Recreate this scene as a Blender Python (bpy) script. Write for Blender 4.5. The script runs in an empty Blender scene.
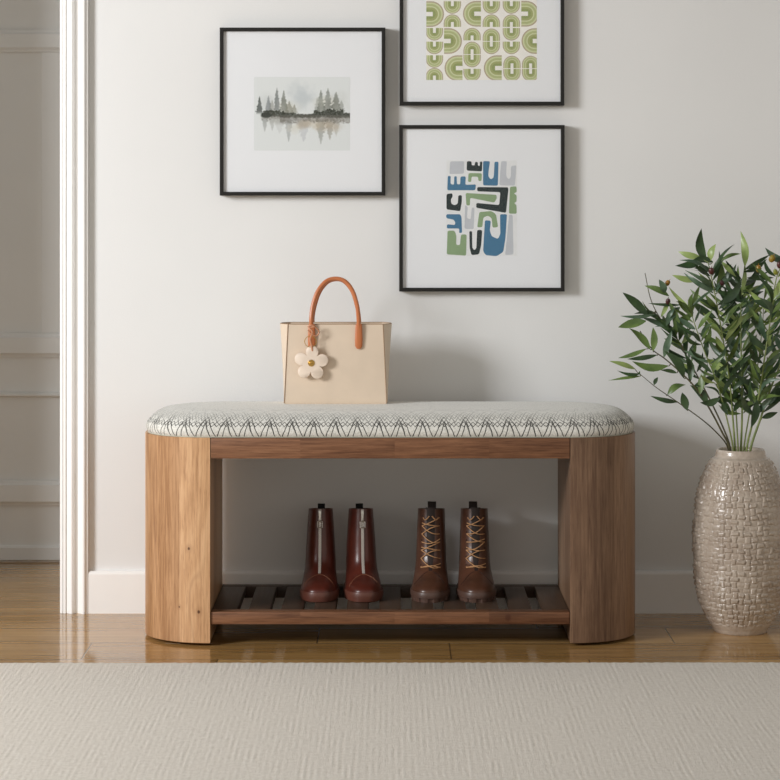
import bpy, bmesh, math, random
import numpy as np
from mathutils import Vector, Matrix

PI = math.pi
C = bpy.context.scene.collection
F, DW, H, HY = 2340.0, 5.63, 0.985, 203.0      # focal (px), camera to wall, eye height, horizon row

# ------------------------------------------------------------------ camera
cam_d = bpy.data.cameras.new('camera'); cam = bpy.data.objects.new('camera', cam_d); C.objects.link(cam)
cam.location = (0, -DW, H); cam.rotation_euler = (PI/2, 0, 0)
cam_d.sensor_width = 36; cam_d.lens = 36*F/780; cam_d.shift_y = (HY-390)/780
cam_d.clip_end = 100
bpy.context.scene.camera = cam

# ------------------------------------------------------------------ light
w = bpy.data.worlds.new('world'); bpy.context.scene.world = w; w.use_nodes = True
wn = w.node_tree; bg = wn.nodes['Background']; bg.inputs[1].default_value = 0.72
_tc = wn.nodes.new('ShaderNodeTexCoord'); _sp = wn.nodes.new('ShaderNodeSeparateXYZ'); _rp = wn.nodes.new('ShaderNodeValToRGB'); _mr = wn.nodes.new('ShaderNodeMapRange')
wn.links.new(_tc.outputs['Generated'], _sp.inputs[0]); wn.links.new(_sp.outputs[2], _mr.inputs[0]); _mr.inputs[1].default_value = -1
wn.links.new(_mr.outputs[0], _rp.inputs[0]); wn.links.new(_rp.outputs[0], bg.inputs[0])
for _i, (_p, _c) in enumerate(((.44, (.20, .17, .13, 1)), (.51, (1, .935, .83, 1)), (.62, (.92, .87, .79, 1)), (.85, (.26, .255, .25, 1)))):
    if _i > 1: _rp.color_ramp.elements.new(_p)
    _rp.color_ramp.elements[_i].position = _p; _rp.color_ramp.elements[_i].color = _c

def area(name, loc, target, sx, sy, power, col):
    d = bpy.data.lights.new(name, 'AREA'); d.shape = 'RECTANGLE'; d.size = sx; d.size_y = sy
    d.energy = power; d.color = col
    o = bpy.data.objects.new(name, d); C.objects.link(o); o.location = loc
    o.rotation_euler = (Vector(target)-Vector(loc)).to_track_quat('-Z', 'Y').to_euler()
    return o
area('window_daylight', (-3.25, -2.6, 1.78), (0.0, -0.1, 0.75), 1.0, 1.0, 135, (0.965, 0.98, 1.0))

vs = bpy.context.scene.view_settings
vs.view_transform = 'Standard'; vs.look = 'None'; vs.gamma = 1; vs.use_curve_mapping = False
vs.exposure = 0.0

# ------------------------------------------------------------------ helpers
def P(px, py, D):
    return Vector(((px-390)*D/F, D-DW, H-(py-HY)*D/F))

def srgb(r, g, b):
    f = lambda c: (c/255/12.92) if c <= 10 else ((c/255+.055)/1.055)**2.4
    return (f(r), f(g), f(b), 1)

def obj(name, bm, mats, parent=None, smooth=True, loc=None, autosm=None):
    me = bpy.data.meshes.new(name)
    if isinstance(bm, bmesh.types.BMesh):
        bmesh.ops.recalc_face_normals(bm, faces=bm.faces)
        bm.to_mesh(me); bm.free()
    o = bpy.data.objects.new(name, me); C.objects.link(o)
    for m in (mats if isinstance(mats, (list, tuple)) else [mats]): me.materials.append(m)
    if smooth:
        me.shade_smooth()
        ang = autosm if autosm is not None else 35
        try: me.set_sharp_from_angle(angle=math.radians(ang))
        except Exception: pass
    if parent is not None: o.parent = parent
    if loc is not None: o.location = loc
    return o

def tag(o, label, cat, group=None):
    o['label'] = label; o['category'] = cat
    if group: o['group'] = group
    return o

def thing(name, label, cat, loc, rotz=0, group=None):
    o = bpy.data.objects.new(name, None); C.objects.link(o); o.empty_display_size = .05
    o.location = loc; o.rotation_euler = (0, 0, rotz)
    return tag(o, label, cat, group)

def struct(name, bm, m, smooth=False):
    o = obj(name, bm, m, None, smooth); o['kind'] = 'structure'; return o

def box(bm, lo, hi, bevel=0.0, seg=2, mi=0):
    r = bmesh.ops.create_cube(bm, size=1)
    vs_ = r['verts']
    for v in vs_:
        v.co = Vector([lo[i]+(v.co[i]+.5)*(hi[i]-lo[i]) for i in range(3)])
    fs = set(f for v in vs_ for f in v.link_faces)
    for f in fs: f.material_index = mi
    if bevel > 0:
        es = list(set(e for v in vs_ for e in v.link_edges))
        bmesh.ops.bevel(bm, geom=es, offset=bevel, segments=seg, profile=.5, affect='EDGES', material=mi)

def loft(bm, rings, close=True, cap0=True, cap1=True, mi=0):
    vr = [[bm.verts.new(p) for p in r] for r in rings]
    n = len(rings[0])
    for a, b in zip(vr[:-1], vr[1:]):
        for i in range(n if close else n-1):
            j = (i+1) % n
            f = bm.faces.new((a[i], a[j], b[j], b[i])); f.material_index = mi
    if cap0 and close: bm.faces.new(list(reversed(vr[0]))).material_index = mi
    if cap1 and close: bm.faces.new(vr[-1]).material_index = mi
    return vr

def catmull(pts, n=6):
    pts = [Vector(p) for p in pts]
    P0 = [2*pts[0]-pts[1]] + pts + [2*pts[-1]-pts[-2]]
    out = []
    for i in range(1, len(P0)-2):
        a, b, c, d = P0[i-1:i+3]
        for k in range(n):
            t = k/n
            out.append(.5*((2*b)+(c-a)*t+(2*a-5*b+4*c-d)*t*t+(3*b-a-3*c+d)*t**3))
    out.append(pts[-1]); return out

def tube(bm, pts, r, n=8, mi=0, closed=False, cap=True):
    pts = [Vector(p) for p in pts]
    m = len(pts)
    rr = r if isinstance(r, (list, tuple)) else [r]*m
    if len(rr) != m: rr = [rr[0]+(rr[-1]-rr[0])*i/(m-1) for i in range(m)]
    up = Vector((.13, .31, .94)).normalized(); rings = []
    prev = None
    for i in range(m):
        if closed: t = pts[(i+1) % m]-pts[i-1]
        else: t = pts[min(i+1, m-1)]-pts[max(i-1, 0)]
        t.normalize()
        if prev is None:
            u = t.cross(up)
            if u.length < .1: u = t.cross(Vector((1, 0, 0)))
        else: u = prev-t*prev.dot(t)
        u.normalize(); prev = u; v = t.cross(u)
        rings.append([pts[i]+(u*math.cos(2*PI*k/n)+v*math.sin(2*PI*k/n))*rr[i] for k in range(n)])
    if closed:
        vr = [[bm.verts.new(p) for p in q] for q in rings]
        for i in range(m):
            a, b = vr[i], vr[(i+1) % m]
            for k in range(n):
                bm.faces.new((a[k], a[(k+1) % n], b[(k+1) % n], b[k])).material_index = mi
    else: loft(bm, rings, True, cap, cap, mi)

def lathe(bm, prof, n=48, mi=0, cap0=True, cap1=True):
    loft(bm, [[Vector((r*math.cos(2*PI*k/n), r*math.sin(2*PI*k/n), z)) for k in range(n)] for r, z in prof], True, cap0, cap1, mi)

def poly_prism(bm, pts2, y0, y1, mi=0):          # pts2 = (x,z) outline, extruded from y0 (back) to y1 (front)
    a = [bm.verts.new((x, y0, z)) for x, z in pts2]; b = [bm.verts.new((x, y1, z)) for x, z in pts2]
    n = len(pts2)
    for i in range(n):
        bm.faces.new((a[i], a[(i+1) % n], b[(i+1) % n], b[i])).material_index = mi
    bm.faces.new(b).material_index = mi; bm.faces.new(list(reversed(a))).material_index = mi

def interp(tab, z):
    if z <= tab[0][0]: return tab[0][1]
    for (a, va), (b, vb) in zip(tab[:-1], tab[1:]):
        if z <= b: 
            t = (z-a)/(b-a); t = t*t*(3-2*t)*.35+t*.65
            return va+(vb-va)*t
    return tab[-1][1]

# ------------------------------------------------------------------ shader expressions
class E:
    def __init__(s, nt, sock): s.nt = nt; s.s = sock
    def _m(s, op, *a):
        n = s.nt.nodes.new('ShaderNodeMath'); n.operation = op
        for i, x in enumerate((s,)+a):
            if isinstance(x, E): s.nt.links.new(x.s, n.inputs[i])
            else: n.inputs[i].default_value = x
        return E(s.nt, n.outputs[0])
    def __add__(s, o): return s._m('ADD', o)
    __radd__ = __add__
    def __sub__(s, o): return s._m('SUBTRACT', o)
    def __rsub__(s, o): return (s*-1)+o
    def __mul__(s, o): return s._m('MULTIPLY', o)
    __rmul__ = __mul__
    def __truediv__(s, o): return s._m('DIVIDE', o)
    def abs(s): return s._m('ABSOLUTE')
    def sin(s): return s._m('SINE')
    def floor(s): return s._m('FLOOR')
    def frac(s): return s._m('FRACT')
    def pp(s, k): return s._m('PINGPONG', k)
    def min(s, o): return s._m('MINIMUM', o)
    def max(s, o): return s._m('MAXIMUM', o)
    def pow(s, o): return s._m('POWER', o)
    def step(s, lo, hi, a=0., b=1.):
        n = s.nt.nodes.new('ShaderNodeMapRange'); n.interpolation_type = 'SMOOTHSTEP'
        s.nt.links.new(s.s, n.inputs[0])
        for i, x in zip((1, 2, 3, 4), (lo, hi, a, b)): n.inputs[i].default_value = x
        return E(s.nt, n.outputs[0])

class M:
    def __init__(s, name, rough=.5, spec=.5, col=None, metal=0, sheen=0, coat=0):
        s.m = bpy.data.materials.new(name); s.m.use_nodes = True; s.nt = s.m.node_tree
        s.b = s.nt.nodes['Principled BSDF']; s.b.inputs['Roughness'].default_value = rough
        s.b.inputs['Specular IOR Level'].default_value = spec; s.b.inputs['Metallic'].default_value = metal
        s.b.inputs['Sheen Weight'].default_value = sheen; s.b.inputs['Coat Weight'].default_value = coat
        if col: s.b.inputs['Base Color'].default_value = col
    def coords(s, kind='Object'):
        tc = s.nt.nodes.new('ShaderNodeTexCoord'); sp = s.nt.nodes.new('ShaderNodeSeparateXYZ')
        s.nt.links.new(tc.outputs[kind], sp.inputs[0])
        return [E(s.nt, sp.outputs[i]) for i in range(3)]
    def vec(s, x, y, z):
        n = s.nt.nodes.new('ShaderNodeCombineXYZ')
        for i, q in enumerate((x, y, z)):
            if isinstance(q, E): s.nt.links.new(q.s, n.inputs[i])
            else: n.inputs[i].default_value = q
        return n.outputs[0]
    def noise(s, vec, scale=5, detail=3, rough=.5, dist=0):
        n = s.nt.nodes.new('ShaderNodeTexNoise'); s.nt.links.new(vec, n.inputs['Vector'])
        n.inputs['Scale'].default_value = scale; n.inputs['Detail'].default_value = detail
        n.inputs['Roughness'].default_value = rough; n.inputs['Distortion'].default_value = dist
        return E(s.nt, n.outputs[0])
    def white(s, vec):
        n = s.nt.nodes.new('ShaderNodeTexWhiteNoise'); s.nt.links.new(vec, n.inputs['Vector']); return E(s.nt, n.outputs['Value'])
    def voro(s, vec, scale=1):
        n = s.nt.nodes.new('ShaderNodeTexVoronoi'); s.nt.links.new(vec, n.inputs['Vector']); n.inputs['Scale'].default_value = scale
        return E(s.nt, n.outputs['Distance'])
    def ramp(s, e, stops):
        n = s.nt.nodes.new('ShaderNodeValToRGB'); s.nt.links.new(e.s, n.inputs[0]); cr = n.color_ramp
        while len(cr.elements) < len(stops): cr.elements.new(.5)
        for el, (p, c) in zip(cr.elements, stops): el.position = p; el.color = c
        return n.outputs[0]
    def mix(s, fac, a, b, mode='MIX'):
        n = s.nt.nodes.new('ShaderNodeMix'); n.data_type = 'RGBA'; n.blend_type = mode
        for i, q in ((0, fac), (6, a), (7, b)):
            if isinstance(q, E): s.nt.links.new(q.s, n.inputs[i])
            elif isinstance(q, bpy.types.NodeSocket): s.nt.links.new(q, n.inputs[i])
            else: n.inputs[i].default_value = q
        return n.outputs[2]
    def color(s, sock): s.nt.links.new(sock, s.b.inputs['Base Color']); return s
    def rough(s, e): s.nt.links.new(e.s, s.b.inputs['Roughness']); return s
    def bump(s, e, dist=.001, strength=1):
        n = s.nt.nodes.new('ShaderNodeBump'); s.nt.links.new(e.s, n.inputs['Height'])
        n.inputs['Distance'].default_value = dist; n.inputs['Strength'].default_value = strength
        s.nt.links.new(n.outputs[0], s.b.inputs['Normal']); return s

# ------------------------------------------------------------------ materials
def plain(name, rgb, rough=.5, spec=.5, var=.06, scale=30, bump=0, **k):
    m = M(name, rough, spec, **k); x, y, z = m.coords()
    n = m.noise(m.vec(x, y, z), scale, 4)
    c = srgb(*rgb); lo = tuple(v*(1-var) for v in c[:3])+(1,); hi = tuple(min(1, v*(1+var)) for v in c[:3])+(1,)
    m.color(m.ramp(n, [(.3, lo), (.7, hi)]))
    if bump: m.bump(n, bump)
    return m.m

def wall_mat():
    m = M('wall_paint', .65, .3); x, y, z = m.coords()
    n = m.noise(m.vec(x, y, z), 2.2, 3); f = m.noise(m.vec(x, y, z), 260, 3)
    m.color(m.ramp(n, [(.3, srgb(228, 228, 227)), (.7, srgb(232, 232, 231))])); m.bump(f, .0004, .5)
    return m.m
WALL = wall_mat()
TRIM = plain('white_trim_paint', (246, 245, 243), .4, .4, .01)
HALLP = plain('hall_paint', (238, 237, 234), .55, .4, .02, 3)

def floor_mat():
    m = M('oak_floor', .2, .75); x, y, z = m.coords()
    W, L = .1855, .8
    r = (y+.58)/W; row = r.floor(); fr = r.frac()
    u = (x-.133)/L+row*.37; ui = u.floor(); fu = u.frac()
    tone = m.white(m.vec(ui, row, 3.1))
    g = m.noise(m.vec(x*1.3+tone*9, y*16, row*3.7), 3.2, 6, .6, .6)
    g2 = m.noise(m.vec(x*.7+row*5, y*5, tone*4), 2.4, 3, .5, .8)
    v = g*.55+g2*.3+tone*.22
    col = m.ramp(v, [(.32, srgb(140, 104, 60)), (.52, srgb(176, 137, 84)), (.7, srgb(200, 160, 104))])
    gap = (fr.min(1-fr)).step(.004, .014, 1, 0).max((fu.min(1-fu)).step(.0010, .0030, 1, 0))
    m.color(m.mix(gap*.65, col, srgb(70, 48, 30)))
    m.rough((g*.08)+.05)
    m.bump((gap*-1)+g*.08, .0008, .6)
    return m.m
FLOOR = floor_mat()

def rug_mat():
    m = M('woven_rug', .95, .1, sheen=.2); x, y, z = m.coords()
    rib = ((x*1.0+m.noise(m.vec(x, y, 0), 14, 3)*.004)*(2*PI/.0115)).sin()
    brk = m.noise(m.vec(x*38, y*9, 0), 1, 3, .6)
    f = m.noise(m.vec(x, y, z), 330, 4, .65); g = m.noise(m.vec(x, y, z), 90, 3, .6)
    h = rib*.16*brk.step(.4, .7)+f*1.0+g*.7
    v = f*.5+g*.28+rib*.05*brk.step(.35, .65)+.1
    m.color(m.ramp(v, [(.3, srgb(190, 179, 163)), (.5, srgb(219, 210, 197)), (.68, srgb(237, 231, 221))]))
    m.bump(h, .0028, .8)
    return m.m
RUG = rug_mat()

def wood(name, axis, dark, mid, light, strips=0.07, seed=0., knots=True, rough=.42, boards=None, spots=()):
    """axis: grain direction 0,1,2"""
    m = M(name, rough, .35); X = m.coords()
    l = X[axis]; a, b = [X[i] for i in range(3) if i != axis]
    s = (a+b*.83+seed)
    if boards:   # laminated boards laid across the grain (length)
        bid = ((l+seed)/boards).floor()
    else:
        bid = ((s+m.noise(m.vec(s, 0, seed), .5, 0)*.02)/strips).floor()
    t = m.white(m.vec(bid, 2.7+seed, 1.3))
    low = m.noise(m.vec(a*5+t*7, b*5, l*1.1+t*3), 1.6, 2, .5, .4)
    ring = ((s*150+low*34)).sin()*.5+.5
    fine = m.noise(m.vec(a*70, b*70, l*3.2+t*9), 3, 5, .65, .2)
    pores = m.noise(m.vec(a*240, b*240, l*14), 2, 2, .5)
    v = ring*.07+fine*.52+low*.18+t*.17
    col = m.ramp(v, [(.33, dark), (.52, mid), (.72, light)])
    col = m.mix(pores.step(.56, .7)*.3, col, dark, 'MULTIPLY')
    if knots:
        k = m.voro(m.vec(a*6.5+seed*3, b*6.5, l*3.4+.37), 1)
        col = m.mix(k.step(.035, .12, .85, 0), col, srgb(72, 40, 22))
    col = m.mix((ring.pow(7))*low.step(.35, .6)*.34, col, dark, 'MIX')
    for kx, kz, kr in spots:
        dx = (X[0]-kx)/kr; dz = (X[2]-kz)/(kr*1.25)
        d = (dx*dx+dz*dz).pow(.5)+(fine-.5)*.7
        col = m.mix(d.step(1.2, 4.5, .30, 0), col, dark)
        col = m.mix(d.step(.5, 1.3, .9, 0), col, srgb(78, 44, 26))
    m.color(col); m.rough(fine*.2+rough-.1); m.bump(fine*.6+pores*.4, .0004, .5)
    return m.m
WD, WM, WL = srgb(156, 114, 78), srgb(200, 156, 114), srgb(228, 188, 146)
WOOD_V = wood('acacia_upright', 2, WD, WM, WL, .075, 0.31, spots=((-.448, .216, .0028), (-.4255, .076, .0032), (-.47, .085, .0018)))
WOOD_V2 = wood('acacia_upright_shaded', 2, srgb(104, 78, 60), srgb(142, 112, 88), srgb(168, 138, 112), .062, 1.17)  # same wood for the right end, its shaded side put into the colour
RD, RM, RL = srgb(92, 58, 38), srgb(136, 94, 66), srgb(172, 128, 94)
WOOD_H = wood('acacia_rail', 0, RD, RM, RL, .4, 2.3, True, .42, .21, spots=((.262, .063, .0075),))
WOOD_S = wood('acacia_slat_shaded', 1, srgb(58, 44, 35), srgb(78, 60, 48), srgb(96, 76, 60), .07, 3.1, False, .4)  # dark stain, with the shadow under the bench put into the colour too
DARKW = plain('dark_foot', (30, 24, 20), .6)

def leather(name, rgb, rough=.32, var=.25, bump=.0006, coat=.15):
    m = M(name, rough, .5, coat=coat); m.b.inputs['Coat Roughness'].default_value = .25
    x, y, z = m.coords()
    n = m.noise(m.vec(x, y, z), 22, 4); f = m.noise(m.vec(x, y, z), 420, 3)
    c = srgb(*rgb)
    m.color(m.ramp(n, [(.3, tuple(v*(1-var) for v in c[:3])+(1,)), (.7, tuple(min(1, v*(1+var)) for v in c[:3])+(1,))]))
    m.bump(n*.8+f*.25, bump); return m.m

# ------------------------------------------------------------------ setting
XL, XR, TOP = -3.2, 3.2, 2.7
OL, OR_ = -1.40, -0.794        # doorway
def boxes(name, bl, mat):
    bm = bmesh.new()
    for lo, hi in bl: box(bm, lo, hi)
    return struct(name, bm, mat)
boxes('wall_back', [((OR_+.0135, 0, 0), (XR, .12, TOP)), ((XL, 0, 0), (OL, .12, TOP)), ((OL, 0, 2.05), (OR_+.0135, .12, TOP))], WALL)
boxes('floor', [((XL, -4.6, -.05), (XR, 1.6, 0))], FLOOR)
boxes('wall_hall', [((-2.4, .80, 0), (.4, .90, TOP))], HALLP)
boxes('wall_hall_right', [((.3, .12, 0), (.4, .80, TOP))], HALLP)

def hz(py, D=6.43): return H-(py-HY)*D/F
def moulding(name, x0, x1, ybase, prof, mat):    # prof = [(z, protrusion)]
    bm = bmesh.new()
    r = lambda x: [Vector((x, ybase-p, z)) for z, p in prof]
    loft(bm, [r(x0), r(x1)]); return struct(name, bm, mat)
yh = .80
def band(z0, z1, t, e=.008): return [(z0, 0), (z0, t*.5), (z0+e*.4, t*.6), (z0+e, t), (z1-e, t), (z1-e*.6, t*.7), (z1, t*.55), (z1, 0)]
moulding('trim_1', -2.3, .3, yh, band(hz(52), hz(30), .016, .012), HALLP)
moulding('trim_2', -2.3, .3, yh, band(hz(357), hz(333), .02, .012), HALLP)
moulding('trim_3', -2.3, .3, yh, band(hz(397), hz(392), .018, .005), HALLP)
moulding('trim_4', -2.3, .3, yh, band(hz(505), hz(480), .02, .012), HALLP)
moulding('baseboard_hall', -2.3, .3, yh, band(0, .045, .012, .006), HALLP)
bm = bmesh.new(); xs = (41-390)*6.42/F
box(bm, (xs, yh-.006, hz(333)), (xs+.5, yh, hz(52)), .002); struct('trim_5', bm, HALLP)

# door casing
def cx(px): return (px-390)*(DW-.015)/F
prof = [(59.8, 0), (59.8, .010), (62.2, .0115), (62.6, .0085), (63.2, .0125), (65.4, .0135), (66.0, .0095), (66.6, .0105), (71.8, .0205), (72.6, .0200),
        (74.3, .0105), (77.5, .0085), (78.0, .0105), (83.3, .0235), (84.8, .0235), (86.3, .0180), (87.8, .0175), (87.9, 0)]
def casing(name, mirror=None):
    bm = bmesh.new()
    r = lambda z: [Vector(((cx(a) if mirror is None else mirror-(cx(a)-cx(59.8))), -p, z)) for a, p in prof]
    loft(bm, [r(0), r(2.12)]); o = struct(name, bm, TRIM); return o
casing('trim_6'); casing('trim_7', OL)
boxes('door_frame', [((OR_, -.0005, 0), (OR_+.0135, .14, 2.05)), ((OL, -.002, 0), (OL+.012, .14, 2.05)), ((OL, -.002, 2.038), (OR_, .14, 2.05))], TRIM)
# baseboard
moulding('baseboard_back', cx(87.9), XR, 0, [(0, 0), (0, .016), (.094, .016), (.098, .0145), (.101, .011), (.101, 0)], TRIM)
moulding('baseboard_left', XL, OL-.067, 0, [(0, 0), (0, .016), (.094, .016), (.098, .0145), (.101, .011), (.101, 0)], TRIM)

# ------------------------------------------------------------------ rug
bm = bmesh.new(); random.seed(3)
RX, RY0, RY1 = 1.75, -3.2, -.668
nx = 900
def rug_rng(z, off):
    pass
top = []; bot = []
for i in range(nx+1):
    x = -RX+2*RX*i/nx
    e = RY1+.0008*x/RX*6+.0035*math.sin(i*1.1)*(.5+random.random()*.8)*.6
    row = [Vector((x, e, .002)), Vector((x, e+.001, .006)), Vector((x, e-.003, .0105+.0008*random.random())), Vector((x, e-.012, .012))]
    top.append(row+[Vector((x, RY1-.5, .012)), Vector((x, RY0, .012)), Vector((x, RY0, .001))])
loft(bm, top, close=False)
tag(obj('rug', bm, RUG, None, True, autosm=80), 'cream woven rug with ribbed texture lying in front of the bench', 'rug')

# ------------------------------------------------------------------ bench
BF, BR = -.430, -.042           # front, rear y
BH = (BR-BF)/2; BC = (BF+BR)/2
HX, CR = .5597, .155
def rrect(hx, hy, r, n=14):
    pts = []
    for cx_, cy_, a0 in ((hx-r, hy-r, 0), (-hx+r, hy-r, PI/2), (-hx+r, -hy+r, PI), (hx-r, -hy+r, 3*PI/2)):
        for k in range(n+1):
            a = a0+PI/2*k/n; pts.append((cx_+r*math.cos(a), cy_+r*math.sin(a)))
    return pts
bench = thing('storage_bench', 'wooden entryway bench with curved solid ends, patterned cushion top and slatted boot shelf', 'bench', (.0004, BC, 0))
RIM, IN = .463, .4004
def end_panel(s, mat):
    bm = bmesh.new()
    o = []
    n = 20
    # plan outline: inner straight edge at x=IN, outer rounded
    o.append((IN, -BH))
    for k in range(n+1):
        a = -PI/2+PI/2*k/n; o.append((HX-CR+CR*math.cos(a), -BH+CR+CR*math.sin(a)))
    for k in range(n+1):
        a = PI/2*k/n; o.append((HX-CR+CR*math.cos(a), BH-CR+CR*math.sin(a)))
    o.append((IN, BH))
    ring = lambda z, k: [Vector((s*(x-(x-.48)*k), y*(1-k), z)) for x, y in o]
    loft(bm, [ring(.006, .008), ring(.0075, 0), ring(RIM-.002, 0), ring(RIM, .01)])
    obj('end_panel', bm, mat, bench, True, autosm=30)
    bm = bmesh.new()
    bm.free()
    for fx, fy in ((.44, -.13), (.44, .13), (.52, 0)):
        bm = bmesh.new(); box(bm, (min(s*fx, s*(fx+.03)), fy-.02, 0), (max(s*fx, s*(fx+.03)), fy+.02, .0063))
        obj('foot_pad', bm, DARKW, bench, False)
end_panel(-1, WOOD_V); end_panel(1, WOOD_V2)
for y0, y1 in ((-BH, -BH+.024), (BH-.024, BH)):
    bm = bmesh.new(); box(bm, (-IN+.0012, y0+.0004, .417), (IN-.0012, y1, RIM-.0006), .0012); obj('apron_rail', bm, WOOD_H, bench)
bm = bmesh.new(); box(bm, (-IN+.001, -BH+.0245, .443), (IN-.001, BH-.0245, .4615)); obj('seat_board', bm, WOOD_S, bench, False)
SH = .075
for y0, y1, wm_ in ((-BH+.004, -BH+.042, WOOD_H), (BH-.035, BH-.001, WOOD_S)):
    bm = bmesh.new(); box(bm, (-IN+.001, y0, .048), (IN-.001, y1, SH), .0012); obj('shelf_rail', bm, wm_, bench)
pitch = 33/450
gaps = [(-148.5+33*i)/450 for i in range(10)]
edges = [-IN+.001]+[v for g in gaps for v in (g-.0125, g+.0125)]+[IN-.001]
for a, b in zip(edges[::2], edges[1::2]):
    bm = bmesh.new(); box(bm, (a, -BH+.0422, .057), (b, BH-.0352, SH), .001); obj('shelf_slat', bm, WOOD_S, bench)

# cushion
def cushion_mat():
    m = M('patterned_upholstery', .9, .15, sheen=.15)
    tc = m.nt.nodes.new('ShaderNodeTexCoord'); sp = m.nt.nodes.new('ShaderNodeSeparateXYZ'); m.nt.links.new(tc.outputs['UV'], sp.inputs[0])
    u0, v0 = E(m.nt, sp.outputs[0]), E(m.nt, sp.outputs[1])
    X = m.coords()
    wob = m.noise(m.vec(X[0], X[1], X[2]), 55, 2)-.5
    thr = m.noise(m.vec(X[0], X[1], X[2]), 520, 2)-.5
    u = u0+wob*.004+thr*.0010; v = v0+wob*.003+thr*.0010
    Pd = .0485
    def zig(off, per, lo, hi, thick, powr=1.0):
        t = (u+off).pp(per/2)/(per/2)
        if powr != 1.0: t = t.pow(powr)
        c = t*(hi-lo)+lo
        slope = ((hi-lo)/(per/2))
        d = (v-c).abs()/math.sqrt(1+slope*slope)
        return d.step(thick*.55, thick*1.2, 1, 0)
    big = zig(0, Pd, .001, .058, .0010).max(zig(0, Pd, -.045, .041, .0010)).max(zig(Pd*.12, Pd, -.02, .050, .0007)*.8)
    ch = zig(0, .0216, .0285, .0405, .0008).max(zig(.0108, .0216, .0285, .0405, .0008))
    up = zig(0, Pd, .040, .086, .0010).max(zig(Pd/2, Pd, .040, .086, .0010)).max(zig(Pd/4, Pd/2, .046, .070, .0010)).max(zig(0, Pd/2, .052, .076, .0009))
    chev = zig(0, Pd, .092, .118, .0012).max(zig(Pd/2, Pd, .106, .132, .0012))
    line = big.max(ch*.95).max(up*.75).max(chev*.5)
    line = line*(v0.step(.03, .075, 1, .5))*thr.step(-.28, -.12, .6, 1)
    wv = m.noise(m.vec(X[0], X[1], X[2]), 300, 3)
    base = m.ramp(wv, [(.35, srgb(204, 202, 194)), (.6, srgb(228, 226, 219))])
    m.color(m.mix(line, base, srgb(40, 41, 37)))
    m.bump(wv-line*.6, .0012, .6); return m.m
bm = bmesh.new()
prof_c = [(.010, RIM), (.0065, RIM+.0015), (.0032, RIM+.007), (.0015, RIM+.013), (.0020, RIM+.019), (.0048, RIM+.026), (.0105, RIM+.0330), (.019, RIM+.0400), (.029, RIM+.0460),
          (.042, RIM+.0502), (.060, RIM+.0532), (.082, RIM+.0552), (.105, RIM+.0565), (.13, RIM+.0573), (.16, RIM+.0577)]
uvl = bm.loops.layers.uv.new('UVMap')
base_n = 16
def cring(ins):
    hx, hy = HX-ins, BH-ins; r = max(CR-ins*.75, .02); r = min(r, hy-.001)
    pts = rrect(hx, hy, r, base_n)
    # subdivide straights along the front / back
    out = []
    n = len(pts)
    for i in range(n):
        a, b = Vector(pts[i]), Vector(pts[(i+1) % n])
        k = 40 if abs(b.x-a.x) > .5 else (6 if (i % (base_n+1)) == base_n else 1)
        for j in range(k): out.append(a.lerp(b, j/k))
    return out
rings = [cring(i) for i, z in prof_c]
ref = rings[3]; n = len(ref); us = [0]
# start measure so the pattern is centred at the front middle
for i in range(n): us.append(us[-1]+(Vector(ref[(i+1) % n])-Vector(ref[i])).length)
mid = min(range(n), key=lambda i: (abs(ref[i].x)+(10 if ref[i].y > 0 else 0)))
u_off = us[mid]
vsr = [0]
for (i0, z0), (i1, z1) in zip(prof_c[:-1], prof_c[1:]): vsr.append(vsr[-1]+math.hypot(i1-i0, z1-z0))
vr = [[bm.verts.new((p.x, p.y, z)) for p in rg] for rg, (ins, z) in zip(rings, prof_c)]
for a in range(len(vr)-1):
    for i in range(n):
        j = (i+1) % n
        f = bm.faces.new((vr[a][i], vr[a][j], vr[a+1][j], vr[a+1][i]))
        for lp, (uu, vv) in zip(f.loops, ((us[i], vsr[a]), (us[i+1], vsr[a]), (us[i+1], vsr[a+1]), (us[i], vsr[a+1]))):
            lp[uvl].uv = (uu-u_off+.0485*20, vv)
f = bm.faces.new(vr[-1])
for lp in f.loops: lp[uvl].uv = (0.97, .3)
bm.faces.new(list(reversed(vr[0])))
cush = obj('seat_cushion', bm, cushion_mat(), bench, True, autosm=60)
bm = bmesh.new()
tube(bm, [Vector((p.x, p.y, RIM+.0012)) for p in cring(.0065)], .0013, 6, closed=True)
obj('piping', bm, plain('cushion_piping', (188, 188, 174), .9, .1), cush)

# ------------------------------------------------------------------ picture frames
BLACK = plain('black_frame', (14, 13, 12), .4, .5)
MATB = plain('mat_board', (238, 240, 243), .9, .1, .01, 5)
def glass_mat():
    m = bpy.data.materials.new('picture_glass'); m.use_nodes = True; nt = m.node_tree
    for n in list(nt.nodes): nt.nodes.remove(n)
    o = nt.nodes.new('ShaderNodeOutputMaterial'); mx = nt.nodes.new('ShaderNodeMixShader')
    t = nt.nodes.new('ShaderNodeBsdfTransparent'); t.inputs[0].default_value = (.99, .99, .99, 1)
    g = nt.nodes.new('ShaderNodeBsdfGlossy'); g.inputs['Roughness'].default_value = .02
    lw = nt.nodes.new('ShaderNodeLayerWeight'); lw.inputs[0].default_value = .5
    fr = (E(nt, lw.outputs['Facing']).pow(4.5))*.55+.025
    nt.links.new(fr.s, mx.inputs[0]); nt.links.new(t.outputs[0], mx.inputs[1]); nt.links.new(g.outputs[0], mx.inputs[2])
    nt.links.new(mx.outputs[0], o.inputs[0]); return m
GLASS = glass_mat()
FD = DW-.031
def fxz(px, py, ox, oz, D=DW-.023): return ((px-390)*D/F-ox, H-(py-HY)*D/F-oz)
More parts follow.
